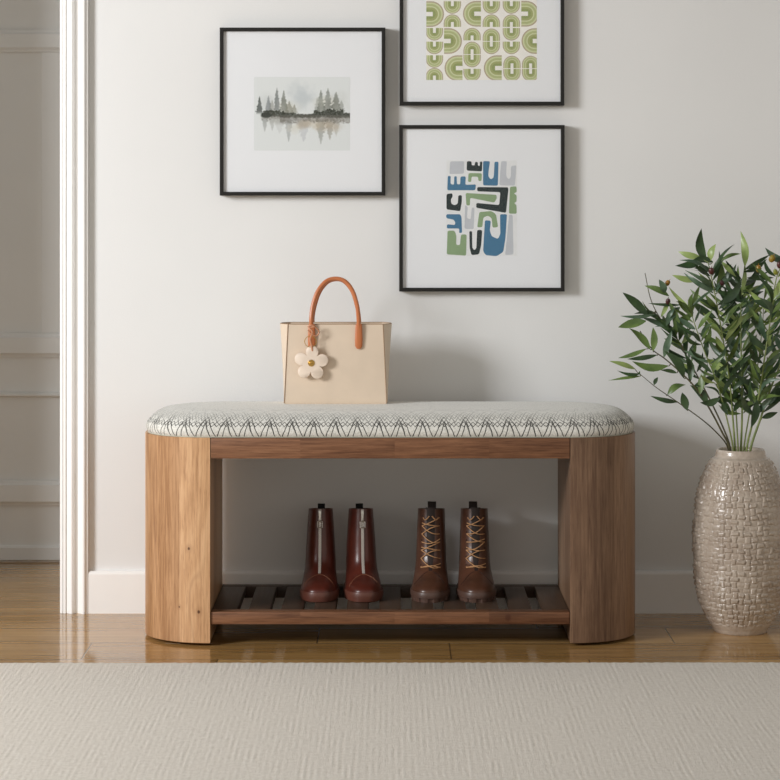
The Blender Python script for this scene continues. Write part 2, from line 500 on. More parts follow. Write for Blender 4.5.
def picture(x0, y0, x1, y1, label):
    a = P(x0, y1, FD); b = P(x1, y0, FD)
    ox, oz = (a.x+b.x)/2, a.z
    t = thing('framed_print', label, 'picture', (ox, -.0005, oz), 0, 'square black framed prints on the wall')
    hw = (b.x-a.x)/2; hh = b.z-a.z; bw = .0088
    bm = bmesh.new()
    out = [(-hw, 0), (hw, 0), (hw, hh), (-hw, hh)]; inn = [(-hw+bw, bw), (hw-bw, bw), (hw-bw, hh-bw), (-hw+bw, hh-bw)]
    e = .0012
    rings = []
    for pts, y in ((out, 0), (out, -.030), ([(x-math.copysign(e, x), z+(e if z < hh/2 else -e)) for x, z in out], -.0312),
                   ([(x+math.copysign(e, x), z-(e if z < hh/2 else -e)) for x, z in inn], -.0312), (inn, -.030), (inn, 0)):
        rings.append([Vector((x, y, z)) for x, z in pts])
    rings.append(rings[0]); loft(bm, rings, True, False, False)
    bmesh.ops.remove_doubles(bm, verts=bm.verts, dist=1e-6)
    obj('frame', bm, BLACK, t, False)
    bm = bmesh.new(); box(bm, (-hw+bw, -.0228, bw), (hw-bw, -.013, hh-bw)); obj('mat_board', bm, MATB, t, False)
    bm = bmesh.new(); box(bm, (-hw+bw, -.0275, bw), (hw-bw, -.0262, hh-bw)); obj('glass', bm, GLASS, t, False)
    return t, ox, oz

# picture 1 : misty forest watercolour
t1, ox, oz = picture(219.7, 27.5, 385.3, 195.5, 'black framed watercolour of a misty treeline mirrored in water, left of the other two')
def watercolor(t, ox, oz):
    x0, z0 = fxz(254, 150.5, ox, oz); x1, z1 = fxz(350, 77, ox, oz)
    NX, NZ = 300, 230
    rng = np.random.RandomState(5)
    def vn(nx, nz, seed):
        r = np.random.RandomState(seed); g = r.rand(nz+2, nx+2)
        xs = np.linspace(0, nx, NX+1); zs = np.linspace(0, nz, NZ+1)
        xi = np.minimum(xs.astype(int), nx); zi = np.minimum(zs.astype(int), nz); fx = xs-xi; fz = zs-zi
        fx = fx*fx*(3-2*fx); fz = fz*fz*(3-2*fz)
        a = g[np.ix_(zi, xi)]*(1-fx)+g[np.ix_(zi, xi+1)]*fx; b = g[np.ix_(zi+1, xi)]*(1-fx)+g[np.ix_(zi+1, xi+1)]*fx
        return a*(1-fz)[:, None]+b*fz[:, None]
    n1 = vn(14, 10, 1)*.5+vn(30, 22, 2)*.3+vn(70, 50, 3)*.2
    n2 = vn(60, 45, 4)*.5+vn(120, 90, 6)*.5
    col = np.ones((NZ+1, NX+1, 3))*np.array([226, 230, 230.])
    U, V = np.meshgrid(np.linspace(0, 1, NX+1), np.linspace(0, 1, NZ+1))   # V up
    def lay(a, c):
        nonlocal col
        a = np.clip(a, 0, 1)[..., None]; col = col*(1-a)+np.array(c, float)*a
    def sm(x, a, b): 
        t_ = np.clip((x-a)/(b-a), 0, 1); return t_*t_*(3-2*t_)
    # crop pixel helper: 645 x 500 px print area (crop started at 68,15)
    cu = lambda x: (x-68)/645.; cv = lambda y: 1-(y-15)/500.
    WL_ = cv(278)
    # mist
    def blob(x, y, rx, ry, k, c):
        d = np.hypot((U-cu(x))/(rx/645.), (V-cv(y))/(ry/500.)); lay((1-sm(d+(n1-.5)*.9, .1, 1.25))*k, c)
    blob(385, 150, 95, 105, .42, (168, 178, 184)); blob(170, 190, 90, 70, .35, (185, 190, 190)); blob(620, 190, 80, 80, .4, (185, 188, 182))
    blob(300, 215, 90, 50, .35, (205, 200, 180)); blob(560, 200, 100, 60, .3, (205, 200, 178))
    def tree(x, top, base, hw, k, c, up=1):
        t_ = (cv(top)-V)/(cv(top)-cv(base)) if up == 1 else (V-cv(top))/(cv(base)-cv(top))
        jag = .75+.5*np.abs(((t_*7) % 1)-.5)+(n2-.5)*.9
        wdt = hw/645.*(.06+1.0*np.clip(t_, 0, 1)**.85)*jag
        m = sm(wdt-np.abs(U-cu(x)), -.002, .006)*(t_ > 0)*sm(-t_, -1.05, -.8)
        lay(m*min(1, k*1.35)*(.62+.7*(n1-.2)), tuple(v*.88 for v in c))
    for x, top, hw, k, c in ((222, 85, 30, .55, (120, 126, 124)), (268, 105, 34, .6, (128, 132, 122)), (105, 145, 26, .8, (100, 106, 104)), (165, 142, 30, .55, (118, 124, 128)),
                             (305, 178, 36, .5, (150, 150, 134)), (340, 200, 30, .5, (156, 156, 140)), (517, 103, 38, .62, (122, 128, 118)), (565, 90, 40, .55, (128, 133, 126)), (620, 115, 44, .55, (132, 136, 126)),
                             (655, 175, 36, .4, (160, 164, 156)), (492, 150, 26, .4, (150, 154, 146)), (190, 170, 30, .4, (150, 150, 140))):
        tree(x, top, 268, hw, k, c)
    # reflections
    refl = sm(WL_-V, 0, .02)*sm(WL_-V, -.5, .42*1.0)
    for x, bot, hw, k, c in ((140, 390, 26, .5, (160, 164, 162)), (190, 385, 24, .35, (176, 178, 174)), (300, 455, 34, .42, (168, 172, 172)), (517, 472, 42, .5, (160, 162, 156)), (578, 445, 40, .45, (170, 166, 156)),
                             (620, 420, 34, .35, (182, 180, 170)), (400, 455, 60, .25, (190, 192, 200)), (240, 400, 50, .2, (190, 192, 190))):
        tree(x, bot, 285, hw, k, c, -1)
    blob(400, 335, 60, 36, .5, (150, 132, 108)); blob(560, 345, 110, 50, .5, (176, 158, 132)); blob(480, 330, 80, 40, .4, (205, 192, 168)); blob(340, 360, 60, 40, .3, (206, 196, 172)); blob(250, 315, 110, 28, .45, (150, 150, 142))
    # shore
    Xc = U*645+68
    edge = sm(Xc, 108, 130)
    up_h = (6+26*n1*edge*(np.abs(Xc-410) > 60)+14*(n2-.3))*(.6+.8*(np.abs(Xc-200) < 70)+.8*((Xc > 460)&(Xc < 670)))
    lo_h = 10+26*n1*(Xc > 240)+12*n2
    Yc = 15+(1-V)*500
    dark = sm(up_h-(272-Yc), -4, 5)*(Yc <= 275)+sm(lo_h*.55-(Yc-275), -8, 6)*(Yc > 275)
    lay(dark*edge*.9*(.65+.6*n2), (52, 56, 48))
    lay(sm(lo_h*1.5-(Yc-275), -14, 8)*(Yc > 275)*edge*.5*(.5+n2), (108, 104, 96))
    lay((1-sm(np.hypot((Xc-150)/38, (Yc-275)/20), .7, 1.1))*.85, (50, 54, 50))
    me = bpy.data.meshes.new('print')
    xs = x0+(x1-x0)*U; zs = z0+(z1-z0)*V
    co = np.stack([xs, np.full_like(xs, -.02305), zs], -1).reshape(-1, 3)
    idx = np.arange((NX+1)*(NZ+1)).reshape(NZ+1, NX+1)
    q = np.stack([idx[:-1, :-1], idx[:-1, 1:], idx[1:, 1:], idx[1:, :-1]], -1).reshape(-1, 4)
    me.from_pydata(co.tolist(), [], q.tolist())
    at = me.color_attributes.new('ink', 'FLOAT_COLOR', 'POINT')
    c = np.clip(col/255, 0, 1).reshape(-1, 3); lin = np.where(c <= .04045, c/12.92, ((c+.055)/1.055)**2.4)
    at.data.foreach_set('color', np.concatenate([lin, np.ones((len(lin), 1))], 1).astype(np.float32).ravel())
    m = M('watercolour_paper', .9, .1); a = m.nt.nodes.new('ShaderNodeAttribute'); a.attribute_name = 'ink'; m.color(a.outputs['Color'])
    me.materials.append(m.m); o = bpy.data.objects.new('print', me); C.objects.link(o); o.parent = t
watercolor(t1, ox, oz)

def flat(bm, pts, y, mi):
    vs_ = [bm.verts.new((x, y, z)) for x, z in pts]
    f = bm.faces.new(vs_); f.material_index = mi; return f
def inkm(name, rgb): return plain(name, rgb, .9, .1, .03, 60)

# picture 2 : green arches
t2, ox, oz = picture(399.6, -62, 564.3, 105.3, 'black framed print of green nested arch shapes, cropped by the top of the picture')
def arches(t, ox, oz):
    mats = [inkm('print_paper', (244, 242, 236)), inkm('ink_mauve', (182, 168, 146)), inkm('ink_leaf', (180, 188, 136)), inkm('ink_pale', (206, 212, 168)), inkm('ink_moss', (150, 162, 104)), inkm('ink_olive', (166, 172, 116))]
    bm = bmesh.new()
    L, R_, B = 426.3, 536.8, 80.0
    cell = lambda c: L+ (536.8-426.3)/6*c
    rowh = 27.25/2
    k = (DW-.014)/F
    def pt(px, py): return fxz(px, py, ox, oz)
    flat(bm, [pt(L, -34), pt(R_, -34), pt(R_, B), pt(L, B)], -.02300, 0)
    layer = [0]
    def U(cx_, cy_, w_, h_, d, cl=None):
        """open end at edge; d direction the closed (round) end points: 'u','d','l','r'; cx,cy = middle of the tile's open edge"""
        Rr = w_/2
        fr = [(1.0, 1), (.9, 3), (.78, 2), (.62, 3), (.52, 5), (.36, 4), (.17, 0)]
        for q, (s, mi) in enumerate(fr):
            r = Rr*s; st = h_-Rr
            pts = [(-r, 0)]+[(-r*math.cos(a*PI/16), st+r*math.sin(a*PI/16)) for a in range(17)]+[(r, 0)]
            if mi == 0: pts = [(-r, 0), (-r, max(st, 0)+Rr*.12), (r, max(st, 0)+Rr*.12), (r, 0)]
            out = []
            for a, b in pts:
                if d == 'u': p = (cx_+a, cy_-b)
                elif d == 'd': p = (cx_+a, cy_+b)
                elif d == 'r': p = (cx_+b, cy_+a)
                else: p = (cx_-b, cy_+a)
                p = (min(max(p[0], L), R_), min(p[1], B))
                out.append(pt(*p))
            cl_ = []
            for p in out:
                if not cl_ or (abs(p[0]-cl_[-1][0])+abs(p[1]-cl_[-1][1])) > 1e-6: cl_.append(p)
            if len(cl_) > 2: flat(bm, cl_, -.02300-.00003*(q+1), mi)
    # column centres & rows (crop px /6.24)
    s = 1/6.24; X = lambda x: 420+x*s; Y = lambda y: y*s
    w1 = 108*s; hh = 78*s; W2 = 165*s; H2 = 112*s
    for x, y, d in ((90, 175, 'd'), (90, 260, 'd'), (90, 345, 'd'), (90, 502, 'u'), (202, 8, 'd'), (202, 168, 'u'), (325, 252, 'u'), (325, 338, 'u'), (325, 342, 'd'), (325, 430, 'd'),
                    (445, 8, 'd'), (445, 168, 'u'), (445, 256, 'u'), (445, 260, 'd'), (570, 8, 'd'), (570, 168, 'u'), (570, 175, 'd'), (570, 260, 'd'), (574, 426, 'u'), (574, 430, 'd'), (690, 426, 'u'), (690, 430, 'd')):
        U(X(x), Y(y), w1, hh, d)
    for x, y, d in ((38, 88, 'r'), (380, 86, 'l'), (632, 86, 'r'), (150, 256, 'r'), (745, 256, 'l'), (265, 425, 'l'), (510, 425, 'l')):
        U(X(x), Y(y), W2*.97, H2, d)
    # rows above the picture's crop (same motif)
    for c, x in enumerate((90, 202, 325, 445, 570, 690)):
        U(X(x), Y(-80), w1, hh, 'u' if c % 2 else 'd'); U(X(x), Y(-90 if c % 2 else -160), w1, hh, 'u')
    obj('print', bm, mats, t, False)
arches(t2, ox, oz)

# picture 3 : abstract shapes
t3, ox, oz = picture(399.2, 125, 564.6, 291.5, 'black framed abstract print of blue, green and charcoal shapes, directly below the green one')
def abstract(t, ox, oz):
    mats = [inkm('print_paper_b', (233, 235, 236)), inkm('ink_blue', (72, 122, 156)), inkm('ink_green', (142, 167, 128)), inkm('ink_charcoal', (38, 52, 54)), inkm('ink_grey', (198, 202, 208))]
    bm = bmesh.new(); s = 1/7.43
    def pt(x, y): return fxz(440+x*s, 155+y*s, ox, oz)
    flat(bm, [pt(48, 40), pt(572, 40), pt(572, 750), pt(48, 750)], -.02300, 0)
    def sh(mi, pts, n=4):
        p = [Vector((a, b, 0)) for a, b in pts]; N = len(p); out = []
        # round the corners
        for i in range(N):
            a, b, c = p[i-1], p[i], p[(i+1) % N]
            r = min(13, (a-b).length*.42, (c-b).length*.42)
            p0 = b+(a-b).normalized()*r; p2 = b+(c-b).normalized()*r
            for k in range(n+1):
                q = k/n; out.append(p0*(1-q)**2+b*2*q*(1-q)+p2*q*q)
        f = flat(bm, [pt(v.x, v.y) for v in out], -.02308, mi)
    sh(4, [(75, 48), (180, 46), (178, 138), (70, 142)])
    sh(3, [(200, 45), (236, 47), (234, 76), (258, 78), (260, 52), (280, 52), (282, 80), (296, 80), (296, 50), (314, 48), (312, 122), (198, 116)])
    sh(1, [(320, 45), (372, 46), (362, 110), (358, 158), (378, 182), (398, 168), (402, 120), (405, 50), (435, 50), (430, 228), (320, 226)])
    sh(4, [(455, 45), (497, 46), (492, 110), (492, 160), (512, 182), (526, 160), (528, 82), (568, 76), (556, 228), (440, 224)])
    sh(1, [(58, 155), (80, 156), (78, 215), (104, 222), (106, 158), (124, 158), (126, 218), (150, 218), (152, 160), (192, 158), (188, 222), (268, 218), (262, 262), (54, 262)])
    sh(2, [(212, 134), (312, 136), (308, 194), (284, 192), (284, 162), (234, 160), (232, 200), (208, 200)])
    sh(3, [(276, 238), (506, 240), (508, 262), (490, 430), (268, 392), (270, 356), (440, 372), (448, 276), (276, 270)])
    sh(2, [(190, 282), (420, 296), (422, 320), (404, 354), (224, 318), (222, 376), (196, 374)])
    sh(2, [(520, 236), (568, 232), (570, 276), (548, 284), (570, 300), (568, 348), (550, 356), (568, 372), (570, 436), (512, 436)])
    sh(3, [(48, 290), (92, 284), (94, 310), (80, 330), (84, 362), (108, 374), (132, 362), (136, 300), (162, 298), (162, 350), (150, 418), (48, 404)])
    sh(4, [(186, 370), (206, 386), (200, 470), (228, 478), (236, 390), (256, 392), (250, 552), (182, 548)])
    sh(1, [(46, 440), (150, 440), (160, 462), (164, 578), (142, 580), (144, 546), (50, 546), (52, 514), (110, 520), (114, 500), (100, 480), (46, 470)])
    sh(2, [(292, 424), (382, 416), (416, 440), (432, 536), (390, 540), (384, 470), (356, 450), (322, 464), (314, 536), (276, 538)])
    sh(2, [(56, 562), (108, 562), (122, 600), (120, 668), (148, 670), (156, 590), (198, 590), (194, 748), (50, 738)])
    sh(3, [(218, 566), (238, 566), (240, 690), (254, 708), (270, 694), (276, 556), (314, 558), (306, 668), (290, 738), (234, 744), (220, 690)])
    sh(1, [(334, 484), (378, 488), (370, 560), (384, 604), (430, 624), (448, 588), (446, 440), (498, 440), (486, 620), (470, 720), (420, 752), (340, 744), (320, 714)])
    sh(4, [(514, 440), (540, 446), (546, 738), (484, 744)])
    obj('print', bm, mats, t, False)
abstract(t3, ox, oz)

# ------------------------------------------------------------------ handbag
BAGY = -.225; BZ = RIM+.0568
bagM = leather('cream_leather', (221, 202, 180), .5, .03, .0002, 0)
bagE = leather('bag_edge', (150, 118, 88), .5, .05, .0002, 0)
tanM = leather('tan_leather', (190, 112, 66), .4, .08, .0003, .1)
bagIn = plain('bag_lining', (120, 98, 78), .9)
gold = M('gold_metal', .28, .5, srgb(212, 172, 96), metal=1).m
bx = (335.5-390)*5.41/F
bag = thing('handbag', 'cream leather tote handbag with two tan rolled handles standing on the bench cushion', 'handbag', (bx, BAGY+.05, BZ))
BGH = .1845
def bag_sec(z, inset=0):
    t = z/BGH
    wv = .1185-.0085*t-inset; yf = -.05+.008*t+inset; yb = .05-.008*t-inset
    g = (.0025+.0180*t**1.9+.003*math.sin(t*PI*1.0))-inset*.3
    pts = []
    for k in range(13): 
        x = -wv+2*wv*k/12; pts.append(Vector((x, yf-.004*math.sin(PI*t)*math.cos(PI/2*x/wv), z)))
    for k in range(1, 8):
        q = k/8; pts.append(Vector((wv+g*math.sin(PI*q)**.7, yf+(yb-yf)*q, z)))
    for k in range(13): pts.append(Vector((wv-2*wv*k/12, yb, z)))
    for k in range(1, 8):
        q = k/8; pts.append(Vector((-wv-g*math.sin(PI*q)**.7, yb+(yf-yb)*q, z)))
    return pts
bm = bmesh.new()
zz = [0, .002, .006]+[BGH*i/12 for i in range(1, 13)]
rg = [bag_sec(z, .002 if z == 0 else (.0008 if z == .002 else 0)) for z in zz]
rg += [bag_sec(BGH, .0022)]+[bag_sec(BGH*(1-i/6), .0026) for i in range(1, 6)]+[bag_sec(.004, .003)]
loft(bm, rg)
obj('bag_body', bm, bagM, bag, True, autosm=45)
for sx in (-1, 1):
    bm = bmesh.new()
    pts = []
    for i in range(13):
        z = max(.003, BGH*i/12); t = z/BGH
        pts.append(Vector((sx*(.1185-.0085*t), -.05+.008*t-.0004, z)))
    tube(bm, pts, .0011, 6); obj('edge_seam', bm, bagE, bag)
# top zip line / rim binding
bm = bmesh.new(); tube(bm, [p+Vector((0, 0, .0002)) for p in bag_sec(BGH, .001)], .0013, 6, closed=True); obj('rim_binding', bm, bagE, bag)
def bz(py, D=5.41): return H-(py-HY)*D/F-BZ
def bxx(px, D=5.41): return (px-390)*D/F-bx
hp = [(311.8, 330, 0), (311.3, 318, -.001), (313.2, 304, .004), (318, 291, .008), (326, 281.5, .012), (335.5, 278.8, .014), (345, 281.5, .012), (352.5, 291, .008), (357.2, 306, .003), (358.6, 320, -.001), (358.8, 332, 0)]
for yoff, k in ((-.0475, 1), (.046, -1)):
    bm = bmesh.new()
    pts = [Vector((bxx(a+(2.0 if k < 0 and i not in (0, 1, 9, 10) else 0)*(-1 if i > 5 else 1)*.4), yoff+c*k, bz(b+(1.5 if k < 0 else 0)))) for i, (a, b, c) in enumerate(hp)]
    tube(bm, catmull(pts, 5), .0049, 10)
    h = obj('handle', bm, tanM, bag)
    for px in (311.8, 358.8):
        bm = bmesh.new()
        rr = []
        for z, w_ in ((bz(324), .0068), (bz(328), .0078), (bz(340), .0088), (bz(346), .0082), (bz(348.6), .0048)):
            y0 = yoff-.0002*k; dd = .0042
            rr.append([Vector((bxx(px)+w_*math.cos(a*PI/6), yoff-.0006*k*0+(-.0028 if k > 0 else .0028)+dd*.55*math.sin(a*PI/6), z)) for a in range(12)])
        loft(bm, rr); obj('handle_tab', bm, tanM, h)

# flower charm
FY = BAGY-.0135
fl = thing('flower_charm', 'cream leather flower charm hanging from the left handle of the handbag', 'bag charm', P(311.3, 363, DW+FY))
flM = leather('charm_leather', (232, 214, 196), .5, .03, .0002, 0)
def fpt(px, py): return Vector(((px-311.3)*(DW+FY)/F, 0, -(py-363)*(DW+FY)/F))
bm = bmesh.new()
outl = []
NP = 100
for k in range(NP):
    a = 2*PI*k/NP
    c = abs(math.cos(2.5*(a-math.radians(90-4))))
    r = .0175+.0225*c**.5
    outl.append((r*math.cos(a), r*math.sin(a)))
def fr_(s, y): return [Vector((x*s, y, z*s)) for x, z in outl]
loft(bm, [fr_(.97, .0035), fr_(1, .0026), fr_(1, -.0022), fr_(.97, -.0032)])
obj('petals', bm, flM, fl, True, autosm=50)
bm = bmesh.new()
for y, r in ((0, 0),): pass
loft(bm, [[Vector((r*math.cos(a*PI/12), y, r*math.sin(a*PI/12))) for a in range(24)] for r, y in ((.0078, -.003), (.0078, -.0045), (.0068, -.0052), (.004, -.0052), (.0035, -.0062), (.001, -.0066))])
obj('stud', bm, gold, fl)
bm = bmesh.new(); c = fpt(310.5, 341.5)
tube(bm, [c+Vector((.0135*math.cos(a*PI/14), -.001+.003*math.sin(a*PI/14), .0125*math.sin(a*PI/14))) for a in range(28)], .0008, 6, closed=True)
obj('split_ring', bm, gold, fl)
bm = bmesh.new()
pts = [fpt(312.5, 351), fpt(311.5, 345), fpt(310.2, 339), fpt(312.5, 332), fpt(309.5, 328), fpt(314, 326.5)]
pts = [p+Vector((0, -.002-.002*(i % 2), 0)) for i, p in enumerate(pts)]
tube(bm, catmull(pts, 4), .0021, 8)
lp = [fpt(308, 327)+Vector((0, -.003, 0)), fpt(311.5, 325)+Vector((0, -.006, 0)), fpt(316, 327.5)+Vector((0, -.003, 0)), fpt(319, 332)+Vector((0, 0, 0)), fpt(316, 336)+Vector((0, -.001, 0)), fpt(311, 333.5)+Vector((0, -.004, 0)), fpt(308, 330)+Vector((0, -.003, 0))]
tube(bm, catmull(lp, 4), .0016, 8)
obj('strap', bm, leather('charm_strap', (196, 138, 104), .45, .06), fl)

# ------------------------------------------------------------------ boots
OX = leather('oxblood_leather', (84, 37, 27), .34, .35)
OXS = leather('oxblood_sole', (98, 56, 44), .45, .2)
BRN = leather('brown_leather', (82, 52, 38), .34, .35)
BRS = leather('brown_lug_sole', (84, 60, 50), .5, .2)
BLK = plain('black_elastic', (20, 17, 16), .8)
SIL = M('zip_metal', .3, .5, srgb(200, 196, 190), metal=1).m
TAPE = plain('zip_teeth', (186, 178, 170), .3, .5)
TONG = leather('tongue_leather', (38, 25, 20), .7, .2, .0006, 0)
LACE = plain('tan_lace', (186, 142, 102), .8, .2, .15, 200)
SEAM = plain('seam_thread', (140, 92, 66), .7)
fT = [(0, .002), (.02, 0), (.026, .001), (.032, .006), (.038, .016), (.044, .031), (.050, .048), (.056, .063), (.064, .076), (.075, .086), (.09, .0925), (.12, .098), (.16, .103), (.2, .107)]
bT = [(0, .222), (.02, .222), (.05, .221), (.09, .214), (.14, .212), (.2, .216)]
W_zip = [(0, .0455), (.02, .0452), (.028, .043), (.036, .0415), (.045, .0395), (.06, .0365), (.08, .0350), (.11, .0338), (.15, .0312), (.2, .0282)]
W_lac = [(0, .0455), (.02, .0455), (.028, .0435), (.036, .0425), (.045, .0405), (.06, .0375), (.08, .0355), (.11, .0345), (.15, .0330), (.2, .0315)]
class Boot:
    def __init__(s, wt): s.wt = wt
    def sec(s, z, grow=0, n=56):
        f = interp(fT, z)-grow; b = interp(bT, z)+grow; a = interp(s.wt, z)+grow
        yc = (f+b)/2; h = (b-f)/2; pts = []
        low = max(0, min(1, (.07-z)/.04))
        e = 2/(2.25+.35*low)
        for k in range(n):
            t = 2*PI*k/n; cs, sn = math.cos(t), math.sin(t)
            x = a*math.copysign(abs(cs)**e, cs); y = yc+h*math.copysign(abs(sn)**e, sn)
            q = (y-f)/(b-f); x *= 1-.20*low*max(0, min(1, (q-.3)/.5)) 
            pts.append(Vector((x, y, z-.012*q*max(0, (z-.14)/.06))))
        return pts
    def front(s, x, z, off=0):
        f = interp(fT, z); b = interp(bT, z); a = interp(s.wt, z); h = (b-f)/2; low = max(0, min(1, (.07-z)/.04)); n = 2.25+.35*low
        return Vector((x, (f+b)/2-h*(max(0, 1-abs(x/a)**n))**(1/n)-off, z))
def make_boot(kind, px, rot, label, group, name):
    B = Boot(W_zip if kind == 'zip' else W_lac)
    D = 5.325; x = (px-390)*(D)/F
    o = thing(name, label, 'boot', (x, D-DW, SH), rot, group)
    up, so = (OX, OXS) if kind == 'zip' else (BRN, BRS)
    zs = [.019, .0225, .026, .029, .032, .035, .038, .041, .044, .047, .050, .053, .056, .060, .064, .069, .075, .082, .09, .10, .11, .12, .13, .14, .15, .16, .17, .18, .19, .198, .2]
    bm = bmesh.new()
    rg = [B.sec(z, -.001 if z == .019 else 0) for z in zs]+[B.sec(.2, -.0028), B.sec(.19, -.003), B.sec(.15, -.003), B.sec(.11, -.004)]
    loft(bm, rg); obj('boot_upper', bm, up, o, True, autosm=70)
    # sole
    bm = bmesh.new()
    if kind == 'zip':
        prof_ = [(.0, -.003), (.0015, 0), (.010, .0022), (.019, .0022), (.0225, .0012), (.0225, -.003)]
        rings_ = []
        for z, g in prof_:
            r = B.sec(.01, g, 96)
            for v in r: v.z = z
            rings_.append(r)
        loft(bm, rings_)
    else:
        prof_ = [(.0, 0, 1), (.0085, .0010, 1), (.0095, .0022, 0), (.014, .0026, 0), (.0205, .0024, 0), (.0225, .0012, 0), (.0225, -.003, 0)]
        rings_ = []; n = 144
        for z, g, nt_ in prof_:
            r = B.sec(.01, g, n)
            for k, v in enumerate(r):
                v.z = z
                if nt_ and (k % 9) in (0, 1, 2): 
                    v.x *= .93; v.y = .111+(v.y-.111)*.972
            rings_.append(r)
        loft(bm, rings_)
    obj('sole', bm, so, o, True, autosm=40)
    # welt seam
    # pull tab at the back
    bm = bmesh.new(); yb = interp(bT, .2)
    tz = .1985 if kind == 'zip' else .2035; hw = .0085 if kind == 'zip' else .0098
    cyc = [(yb-.005,   .172), (yb-.006, tz-.003), (yb-.0035, tz), (yb+.0015, tz), (yb+.003, tz-.003), (yb+.0022, .165)]
    inner = [(yb-.0035, .172), (yb-.0045, tz-.0035), (yb-.003, tz-.0015), (yb+.001, tz-.0015), (yb+.0018, tz-.0035), (yb+.001, .165)]
    outline = cyc+list(reversed(inner))
    loft(bm, [[Vector((xx, y, z)) for y, z in outline] for xx in (-hw, hw)]); obj('pull_tab', bm, BLK if kind == 'zip' else TONG, o, False)
    if kind == 'zip':
        def strip(hw_, z0, z1, off, n=26):
            b_ = bmesh.new(); rr = []
            for i in range(n+1):
                z = z0+(z1-z0)*i/n; c = B.front(0, z, off); l = B.front(-hw_, z, off); r = B.front(hw_, z, off)
                rr.append([l, c, r, r+Vector((0, off+.0005, 0)), c+Vector((0, off+.0005, 0)), l+Vector((0, off+.0005, 0))])
            loft(b_, rr); return b_
        obj('zip_placket', strip(.0055, .055, .1995, .0005), up, o, True)
        zp = obj('zip', strip(.0032, .057, .1985, .0016, 40), TAPE, o, True)
        bm = bmesh.new()
        for i in range(60):
            z = .058+i*.0023; c = B.front(0, z, .0020); sx = .0012 if i % 2 else -.0012
            box(bm, (c.x+sx-.001, c.y-.0005, z), (c.x+sx+.001, c.y+.0006, z+.0013))
        obj('zip_teeth', bm, SIL, zp, False)
        bm = bmesh.new(); c = B.front(0, .188, .0035)
        box(bm, (c.x-.003, c.y-.001, .180), (c.x+.003, c.y+.002, .196), .0008)
        box(bm, (c.x-.0014, c.y-.0022, .172), (c.x+.0014, c.y-.001, .186), .0004)
        y = B.front(0, .165, .0045).y; e = .0055
        rz = [Vector((-e, y, .172)), Vector((e, y, .172)), Vector((e, y-.001, .1575)), Vector((-e, y-.001, .1575))]
        for a, b in zip(rz, rz[1:]+rz[:1]): tube(bm, [a, b], .0009, 6)
        obj('zip_puller', bm, SIL, o)
        bm = bmesh.new(); pts = []
        for i in range(25):
            xx = -.036+.072*i/24; z = .031+.024*(1-(xx/.036)**2)**.8
            pts.append(B.front(xx*.98, z, .0003))
        tube(bm, pts, .0006, 5); obj('vamp_seam', bm, SEAM, o)
    else:
        bm = bmesh.new(); rr = []
        for i in range(31):
            z = .062+(.203-.062)*i/30; zc = min(z, .199)
            hw_ = .0065+.0050*min(1, (z-.062)/.06)
            p = [B.front(xx*hw_, zc, .0006) for xx in (-1, -.5, 0, .5, 1)]
            for v in p: v.z = z
            rr.append(p+[v+Vector((0, .0016, 0)) for v in reversed(p)])
        loft(bm, rr); obj('tongue', bm, TONG, o, True)
        for sx in (-1, 1):
            bm = bmesh.new(); rr = []
            for i in range(27):
                z = .060+(.1985-.060)*i/26; q = min(1, (z-.06)/.05)
                x0 = sx*(.0035+.006*q); x1 = sx*(.0235-.002*q)
                p = [B.front(x0+(x1-x0)*k/3, z, .0011) for k in range(4)]
                rr.append(p+[v+Vector((0, .0014, 0)) for v in reversed(p)])
            loft(bm, rr); fc = obj('lace_facing', bm, BRN, o, True)
            bm = bmesh.new()
            for i in range(7):
                z = .072+i*.0185; c = B.front(sx*(.0225-.03*(z-.068)), z, .0016)
                tube(bm, [c+Vector((.0016*math.cos(a*PI/4), -.0002, .0016*math.sin(a*PI/4))) for a in range(8)], .0005, 5, closed=True)
            obj('eyelets', bm, TONG, fc)
        bm = bmesh.new(); random.seed(int(px))
        zs_ = [.068+i*.0185 for i in range(7)]
        xw = lambda z: .0225-.030*(z-.068)
        for i in range(6):
            for sx in (-1, 1):
                dz = random.uniform(-.004, .005); dr = random.uniform(.001, .006)*(1 if random.random() < .75 else -1)
                pts = []
                for k in range(11):
                    q = k/10; xx = sx*xw(zs_[i])*(1-2*q); z = zs_[i]+(zs_[i+1]-zs_[i])*q*(.35 if (i+(sx > 0)) % 3 == 0 else 1)+dz*math.sin(PI*q)-dr*math.sin(PI*q)
                    pts.append(B.front(xx, max(.062, z), .0022+.0026*math.sin(PI*q)+(.0012 if sx > 0 else 0)))
                tube(bm, pts, .00115, 6)
        for sx in (-1, 1):
            pts = [B.front(sx*.018, zs_[-1], .002), B.front(sx*.012, zs_[-1]-.004, .005), B.front(sx*.003, zs_[-1]+.005, .005)]
            tube(bm, catmull(pts, 4), .00115, 6)
        tube(bm, [B.front(-.022+.044*k/10, zs_[0]-.001+.005*math.sin(PI*k/10), .0035) for k in range(11)], .0012, 6)
        obj('laces', bm, LACE, o)
        bm = bmesh.new()
        for sx in (-1, 1):
            pts = [B.front(sx*(.006+.031*i/14), .060-.026*(i/14)**1.4, .0004) for i in range(15)]
            tube(bm, pts, .0006, 5)
        obj('vamp_seam', bm, TONG, o)
    # welt stitching
    return o
g1 = 'oxblood zip boots'; g2 = 'brown lace-up boots'
make_boot('zip', 318.6, 0, 'reddish brown zip-front ankle boot on the shelf, leftmost of the four boots', None, 'zip_boot')
make_boot('zip', 365.5, math.radians(4.5), 'reddish brown zip-front ankle boot standing next to the lace-up pair', None, 'zip_boot')
make_boot('lace', 429.5, math.radians(-2.5), 'brown lace-up combat boot standing next to the reddish zip pair', None, 'lace_up_boot')
make_boot('lace', 478.0, math.radians(1), 'brown lace-up combat boot on the shelf, rightmost of the four boots', None, 'lace_up_boot')
